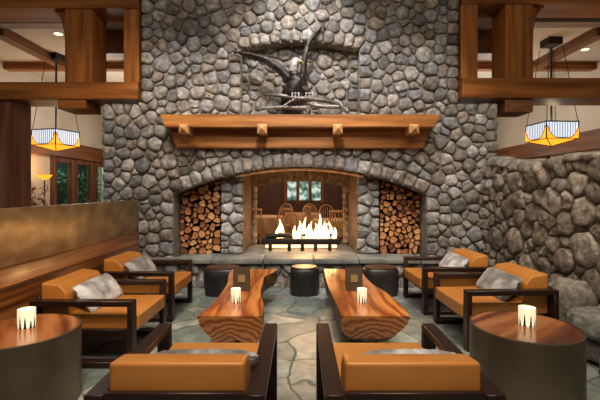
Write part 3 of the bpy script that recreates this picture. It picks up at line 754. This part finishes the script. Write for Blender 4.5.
obj('head', tube(new(), curve([ep(293.5, 72, -.06), ep(294, 67, -.075), ep(296.5, 63.5, -.085), ep(299.5, 64, -.095)], 4), [.062, .063, .064, .064, .064, .064, .064, .062, .06, .055, .048, .04, .028], 16), 'pale_bronze', t)  # whitish highlight on the head put into its paler colour
obj('beak', tube(new(), [ep(299, 63.5, -.09), ep(302, 63.8, -.10), ep(303.5, 66, -.10)], [.026, .018, .003], 8), 'gold', t)
for px in (296.5, 298.6):
    bm = new(); bmesh.ops.create_icosphere(bm, subdivisions=2, radius=.008); bmesh.ops.translate(bm, verts=bm.verts[:], vec=ep(px, 62.5, -.125)); obj('eye', bm, 'black_line', t)
def wing(path, c0, c1, chord, th):
    pts = curve(path, 6); n = len(pts); bm = new(); rings = []; seg = 14; ch = Vector(chord).normalized()
    for i, p in enumerate(pts):
        f = i/(n-1); tan = (pts[min(i+1, n-1)]-pts[max(i-1, 0)]).normalized(); cd_ = (ch-tan*ch.dot(tan)).normalized(); nn = tan.cross(cd_)
        c = (c0+(c1-c0)*f)*(1 if f < .85 else 1-(f-.85)*4.5); t_ = th*(1-.7*f)
        rings.append([bm.verts.new(p + cd_*(c*.5+c*.5*math.cos(2*PI*k/seg)) + nn*(t_*math.sin(2*PI*k/seg)*(1.3-.9*(.5+.5*math.cos(2*PI*k/seg))))) for k in range(seg)])
    for a, b in zip(rings, rings[1:]):
        for k in range(seg): bm.faces.new((a[k], a[(k+1) % seg], b[(k+1) % seg], b[k]))
    bm.faces.new(rings[0][::-1]); bm.faces.new(rings[-1])
    w_ = obj('wing', bm, 'statue', t)
    m = 16
    for k in range(m):
        f = .08+.9*k/(m-1); i = min(n-2, int(f*(n-1))); p = pts[i]; tan = (pts[i+1]-pts[i]).normalized(); cd_ = (ch-tan*ch.dot(tan)).normalized(); nn = tan.cross(cd_)
        c = (c0+(c1-c0)*f); d = (cd_ + tan*(.25+.9*f*f)).normalized(); sd = d.cross(nn).normalized()*.026; L = c*.35+.03
        bm = new(); R_ = []
        for q in range(5):
            g = q/4; o_ = p + cd_*c*(.72 if f < .85 else .3) + d*L*g; ww = sd*(1-.8*g*g)
            R_.append([bm.verts.new(o_+ww), bm.verts.new(o_+nn*.006), bm.verts.new(o_-ww), bm.verts.new(o_-nn*.006)])
        for a, b in zip(R_, R_[1:]):
            for z in range(4): bm.faces.new((a[z], a[(z+1) % 4], b[(z+1) % 4], b[z]))
        bm.faces.new(R_[0]); bm.faces.new(R_[-1][::-1]); obj('feather', bm, 'statue', w_)
wing([ep(294, 79, -.05), ep(287, 74, -.07), ep(277, 65, -.06), ep(266, 58, -.04), ep(250, 53, .0), ep(233, 49.5, .04)], .26, .10, (.05, .9, -.42), .075)
wing([ep(298, 82, -.02), ep(302.5, 72, .02), ep(304, 60, .0), ep(306.5, 47, .0), ep(313, 35, .02), ep(325.5, 20, .05)], .22, .10, (.10, .98, -.05), .065)
for k in range(5):
    obj('tail_feather', bx(-.02, .02, 0, .22, -.006, .006, bev=.005, rot=Matrix.Rotation(-.9, 3, 'X') @ Matrix.Rotation((k-2)*.16, 3, 'Z')), 'statue', t, loc=tuple(ep(284+k*1.2, 103, .06)))
for px in (295.5, 309):
    lg = obj('leg', tube(new(), [ep(297+(px-300)*.4, 88, -.02), ep(px, 92, -.04), ep(px, 96, -.05)], [.05, .028, .02], 10), 'statue', t)
    for d in (-.035, 0, .035): obj('claw', tube(new(), curve([ep(px, 95, -.05)+Vector((d, 0, 0)), ep(px, 95, -.11)+Vector((d*1.3, 0, 0)), ep(px, 99, -.135)+Vector((d*1.4, 0, 0)), ep(px, 102, -.11)+Vector((d*1.3, 0, 0))], 3), [.015]*5+[.012]*3+[.008, .004], 8), 'pale_bronze', lg)
bm = new()
tube(bm, curve([ep(267, 94.5, .02), ep(280, 96, -.03), ep(296, 99, -.05), ep(312, 100, -.06), ep(326, 101.5, -.04), ep(336, 104, 0), ep(341, 109, .02)], 4), [1.2*E]+[1.9*E]*7+[2.3*E]*10+[2.6*E]*5+[2.2*E, 1.6*E], 10)
tube(bm, curve([ep(297, 99, -.05), ep(290, 103, -.07), ep(282, 108.5, -.08)], 4), [.022]*5+[.015]*4, 8)
tube(bm, curve([ep(300, 101, .0), ep(318, 107, -.07), ep(338, 108, -.07)], 4), [.03]*9, 8)
tube(bm, curve([ep(262, 108, .03), ep(276, 107.5, .02), ep(290, 108, 0), ep(306, 107.8, 0)], 4), [.02]*4+[.035]*9, 8)
obj('branch', bm, 'driftwood', t)

# ------------------------------------------------------------------ brass partition and wood wainscot at the left
t = thing('booth_partition', 'long aged brass partition over glossy wood panelling behind the left chairs', 'partition', (-2.32, 0, 0))
obj('brass_panel', bx(-.05, 0, .6, 5.76, .84, 1.305, bev=.004), 'brass', t)
obj('wood_panel', bx(-.06, .015, .6, 5.74, .0, .835, bev=.004), 'booth_wood', t)
obj('wood_ledge', bx(.015, .03, .6, 5.6, .68, .71, bev=.008), 'booth_wood', t)
obj('plinth', bx(.015, .03, .6, 5.7, 0, .30), 'dark_wood', t)

# ------------------------------------------------------------------ lounge chairs
def lounge_chair(D, W=.83):
    t = thing('lounge_chair', '', 'chair'); y0, y1 = -D/2, D/2; aw = .085; z = .545
    for s in (-1, 1):
        a, b = sorted((s*(W/2-aw), s*W/2))
        obj('armrest', bx(a, b, y0, y1, z-.045, z, bev=.004, seg=1), 'dark_wood', t)
        obj('leg', bx(a, b, y1-.045, y1, .05, z-.045, bev=.003, seg=1), 'dark_wood', t)
        obj('leg', bx(a, b, y0, y0+.045, .05, z-.045, bev=.003, seg=1), 'dark_wood', t)
        obj('runner', bx(a, b, y0, y1, 0, .05, bev=.004, seg=1), 'dark_wood', t)
    w = W/2-aw-.004
    obj('seat_frame', bx(-w, w, y0+.05, y1-.05, .23, .285, bev=.004, seg=1), 'dark_wood', t)
    obj('back_rail', bx(-w, w, y0+.0, y0+.03, .10, .555, bev=.004, seg=1), 'dark_wood', t)
    bm = bx(-w+.005, w-.005, y0+.16, y1+.015, .285, .41); 
    bmesh.ops.subdivide_edges(bm, edges=bm.edges[:], cuts=3, use_grid_fill=True)
    for v in bm.verts:
        x, y = v.co.x/w, (v.co.y-(y0+y1)/2)/(D/2)
        if v.co.z > .4: v.co.z += .014*(1-min(1, abs(x))**4)*(1-min(1, abs(y))**4)
    es = [e for e in bm.edges if len(e.link_faces) == 2 and e.calc_face_angle(0) > 1.0]
    bmesh.ops.bevel(bm, geom=es, offset=.016, segments=3, affect='EDGES', profile=.6)
    obj('seat_cushion', bm, 'leather', t)
    bm = new(); prism(bm, [(y0+.035, .30), (y0+.035, .675), (y0+.19, .655), (y0+.255, .58), (y0+.27, .40), (y0+.27, .30)], -w+.005, w-.005, 'yz')
    for v in bm.verts: v.co.x, v.co.y, v.co.z = v.co.x, v.co.y, v.co.z
    bmesh.ops.bevel(bm, geom=bm.edges[:], offset=.02, segments=4, affect='EDGES', profile=.55, clamp_overlap=True)
    obj('back_cushion', bm, 'leather', t)
    return t
side = lounge_chair(.84); R90 = -PI/2
# local +Y is the front of the chair
dup(side, (-1.78, 3.66, 0), R90, 'tan leather lounge chair at the left, between the round table and its twin', first=True)
dup(side, (-1.82, 4.80, 0), R90, 'tan leather lounge chair at the left nearest the hearth')
dup(side, (1.90, 4.00, 0), PI/2+math.radians(2), 'tan leather lounge chair at the right, beside the round table')
dup(side, (1.84, 5.05, 0), PI/2+math.radians(2), 'tan leather lounge chair at the right nearest the hearth')
front = lounge_chair(.96, .80)
dup(front, (-.555, 2.24, 0), 0, 'tan leather lounge chair in the left foreground, seen from behind', first=True)
dup(front, (.51, 2.24, 0), 0, 'tan leather lounge chair in the right foreground, seen from behind')

def pillow(w, h, th, seed=0):
    bm = new(); bmesh.ops.create_grid(bm, x_segments=26, y_segments=18, size=.5)
    top = bm.verts[:]; r = bmesh.ops.duplicate(bm, geom=bm.faces[:]); 
    vs2 = [g for g in r['geom'] if isinstance(g, bmesh.types.BMVert)]; s2 = set(vs2)
    for v in bm.verts:
        x, y = v.co.x*2, v.co.y*2
        k = max(0, (1-abs(x)**3.5)*(1-abs(y)**2.8))**.5; sg = -1 if v in s2 else 1
        px = x*(1-.02*y*y)*w/2; py = y*(1-.03*x*x)*h/2
        v.co = Vector((px, sg*(k*th/2+.004) + .006*noise.noise(Vector((px*30+seed, py*30, sg))), py))
    bmesh.ops.remove_doubles(bm, verts=bm.verts[:], dist=.009)
    return bm
def put_pillow(loc, rx, rz, label, mt='fur', w=.5, h=.28, th=.14, roll=0, seed=0):
    o = obj('fur_pillow', pillow(w, h, th, seed), mt, loc=loc); o.rotation_mode = 'XYZ'
    o.rotation_euler = (Matrix.Rotation(rz, 3, 'Z') @ Matrix.Rotation(rx, 3, 'X') @ Matrix.Rotation(roll, 3, 'Y')).to_euler()
    return tag(o, label, 'pillow')
TW = .62
put_pillow((-1.84, 3.68, .515), .66, R90, 'pale and grey fur pillow on the left chair beside the round table', 'fur_pale', w=.60, h=.29, th=.13, seed=1)
put_pillow((-1.90, 4.80, .515), .66, R90, 'mottled grey fur pillow on the left chair nearest the hearth', w=.60, h=.28, th=.13, seed=2)
put_pillow((1.97, 4.00, .515), .66, PI/2, 'grey fur pillow on the right chair beside the round table', w=.60, h=.29, th=.13, seed=3)
put_pillow((1.93, 5.05, .515), .66, PI/2, 'pale grey fur pillow on the right chair nearest the hearth', 'fur_pale', w=.58, h=.28, th=.13, seed=4)
put_pillow((-.50, 2.155, .50), .75, 0, 'dark grey fur pillow behind the backrest of the left foreground chair', w=.58, h=.27, th=.12, seed=5)
put_pillow((.57, 2.155, .50), .75, 0, 'pale grey fur pillow behind the backrest of the right foreground chair', 'fur_pale', w=.52, h=.27, th=.12, seed=6)

# ------------------------------------------------------------------ log coffee tables
def log_table(name_label, stations, seed, lean):
    # stations: (y, left x, right x); trunk halved, flat side up, at z .42
    cx = sum((a+b)/2 for _, a, b in stations)/len(stations); yn = stations[0][0]
    t = thing('log_coffee_table', name_label, 'table', (cx, (stations[0][0]+stations[-1][0])/2, 0))
    oy = (stations[0][0]+stations[-1][0])/2
    P = curve([Vector((a-cx, y-oy, b-cx)) for y, a, b in stations], 5)
    bm = new(); n = 14; rings = []; top = []
    for i, p in enumerate(P):
        f = i/(len(P)-1); xl, y, xr = p.x, p.y, p.z; c = (xl+xr)/2; wd = (xr-xl)/2
        dep = (.255 if i else .235) + .02*math.sin(7*f+seed)
        ring = []
        for k in range(n+1):
            a = PI*k/n; nz = noise.noise(Vector((math.cos(a)*1.5+seed, y*2.2, math.sin(a)*1.5)))
            x = c - wd*math.copysign(abs(math.cos(a))**1.0, math.cos(a))*(1 + (.10*math.sin(a)*nz)) - lean*.05*math.sin(a)
            z = .42 - dep*math.sin(a)**.75*(1+.35*nz)
            ring.append(bm.verts.new((x, y+(.05*math.sin(a) if i == 0 else 0), z)))
        rings.append(ring)
    for a, b in zip(rings, rings[1:]):
        for k in range(n):
            f = bm.faces.new((a[k], a[k+1], b[k+1], b[k])); f.material_index = 1
        bm.faces.new((a[0], b[0], b[n], a[n]))
    bm.faces.new(rings[0][::-1]); bm.faces.new(rings[-1])
    es = [e for e in bm.edges if len(e.link_faces) == 2 and {f.material_index for f in e.link_faces} == {0, 1}]
    obj('slab', bm, ['slab', 'log_side'], t)
    L = (stations[-1][0]-yn)/2
    for sy in (-1, 1):
        b = new(); box(b, -.13, .13, sy*L*.62-.05, sy*L*.62+.05, 0, .26, bev=.008); obj('base_block', b, 'iron', t)
log_table('live-edge halved-log coffee table at the left, wavy right edge', [(3.26, -.84, -.31), (3.6, -.79, -.33), (4.05, -.79, -.40), (4.4, -.80, -.41), (4.75, -.85, -.42), (5.0, -.88, -.33), (5.22, -.88, -.30)], 1, -1)
log_table('live-edge halved-log coffee table at the right, curved right edge', [(3.26, .34, .90), (3.6, .33, .90), (4.0, .31, .87), (4.35, .30, .80), (4.7, .30, .78), (5.0, .31, .78), (5.22, .31, .80)], 5, 1)

# ------------------------------------------------------------------ round side tables
def drum(loc, r, label, rz):
    t = thing('drum_table', label, 'table', loc, rz); H = .50
    obj('body', lathe(new(), [(r-.01, 0), (r, .01), (r, H), (r-.012, H+.004), (r-.012, H-.012)], 64), 'bronze', t)
    obj('wood_top', lathe(new(), [(r-.014, H-.02), (r-.014, H-.001), (.01, H-.001)], 64), 'round_top', t)
drum((-1.90, 2.72, 0), .365, 'round wood-topped dark metal drum table at the left edge', .6)
drum((1.57, 2.80, 0), .355, 'round wood-topped dark metal drum table in the right foreground', 2.2)

# ------------------------------------------------------------------ candles with pine silhouettes, menu cards
def candle(loc, r, h, label, seed):
    t = thing('candle_holder', label, 'candle', loc); rnd = random.Random(seed)
    obj('glass', lathe(new(), [(r, .001), (r, h), (r-.004, h), (r-.004, h*.75), (.004, h*.74)], 28), 'glow', t)
    b = new(); k = 11
    for i in range(k):
        a = 2*PI*i/k + rnd.uniform(-.1, .1); hh = h*rnd.uniform(.45, .78)
        for lv in range(3):
            z0 = hh*lv*.27; z1 = hh*(.5+.25*lv); hw = .24*(1-.25*lv)
            v = [b.verts.new(((r+.001+.001*lv)*math.cos(a+q), (r+.001+.001*lv)*math.sin(a+q), z)) for q, z in ((-hw*.8, z0), (hw*.8, z0), (0, z1))]; b.faces.new(v)
    obj('pine_motif', b, 'pine', t, smooth=False)
    obj('flame', tube(new(), [(0, 0, h*.74), (0, 0, h*.8), (0, 0, h*.9)], [.003, .006, .001], 8), 'wax', t)
candle((-.59, 3.68, .42), .045, .125, 'small white candle holder with pine trees on the left log table', 1)
candle((.57, 3.68, .42), .045, .125, 'small white candle holder with pine trees on the right log table', 2)
candle((-1.90, 2.78, .50), .055, .125, 'white candle holder with pine trees on the left drum table', 3)
candle((1.60, 2.82, .50), .055, .125, 'white candle holder with pine trees on the right drum table', 4)
def menu(loc, rz, label):
    t = thing('menu_card', label, 'menu', loc, rz)
    for s in (-1, 1):
        R = Matrix.Rotation(s*.14, 3, 'X')
        obj('cover', bx(-.085, .085, s*.03-.003, s*.03+.003, 0.003, .235, rot=R), 'menu', t, smooth=False)
    obj('gold_emblem', bx(-.036, .036, -.037, -.033, .09, .165, rot=Matrix.Rotation(-.14, 3, 'X')), 'gold', t, smooth=False)
menu((-.60, 4.12, .42), .05, 'brown standing menu card with gold square on the left log table')
menu((.555, 4.12, .42), -.03, 'brown standing menu card with gold square on the right log table')

# ------------------------------------------------------------------ stools by the hearth
def stool(loc, rz, label, seed, kx=1, mt='black_leather'):
    t = thing('stump_stool', label, 'stool', loc, rz); b = new(); seg = 28
    pr = [(.20, 0), (.215, .1), (.22, .25), (.215, .34), (.20, .365)]
    rings = []
    for r, z in pr:
        rings.append([b.verts.new((((r+.022*noise.noise(Vector((math.cos(2*PI*k/seg)*1.2+seed, math.sin(2*PI*k/seg)*1.2, z*2))))*math.copysign(abs(math.cos(2*PI*k/seg))**.7, math.cos(2*PI*k/seg))),
            (r-.03)*math.copysign(abs(math.sin(2*PI*k/seg))**.7, math.sin(2*PI*k/seg)), z)) for k in range(seg)])
    for v in b.verts: v.co.x *= kx
    for a, c in zip(rings, rings[1:]):
        for k in range(seg): b.faces.new((a[k], a[(k+1) % seg], c[(k+1) % seg], c[k]))
    b.faces.new(rings[0][::-1]); b.faces.new(rings[-1]); obj('body', b, mt, t)
    obj('seat_pad', lathe(new(), [(.17, .36), (.195, .37), (.19, .385), (.1, .392)], 28, kx, .86), 'stool_top', t)
stool((-1.08, 5.58, 0), 0, 'low black stump stool in front of the hearth, behind the left log table', 1, 1.2)
stool((.06, 5.60, 0), 0, 'low black stump stool with brown top centred before the fire', 2, .95)
stool((1.12, 5.58, 0), 0, 'low black stump stool behind the right log table', 3, 1.15)

# ------------------------------------------------------------------ loose boulders on the floor at the right
for c, s, col, sd, lb in (
    ((2.52, 3.36, .33), (.20, .22, .11), (.20, .20, .19), 3, 'flat grey boulder behind the right drum table, upper of the stacked pair'),
    ((2.54, 3.38, .11), (.17, .18, .11), (.15, .14, .13), 6, 'dark boulder under the flat grey one behind the right drum table'),
    ((2.42, 2.98, .09), (.13, .16, .10), (.17, .17, .17), 9, 'small round boulder on the floor at the right edge'),
    ((2.62, 3.88, .30), (.15, .2, .30), (.24, .22, .19), 12, 'tall rounded boulder against the right rubble wall')):
    bm, lay = newstone(); boulder(bm, lay, (0, 0, 0), s, col, sd, .3, 4); tag(obj('boulder', bm, 'stone', loc=c), lb, 'boulder')
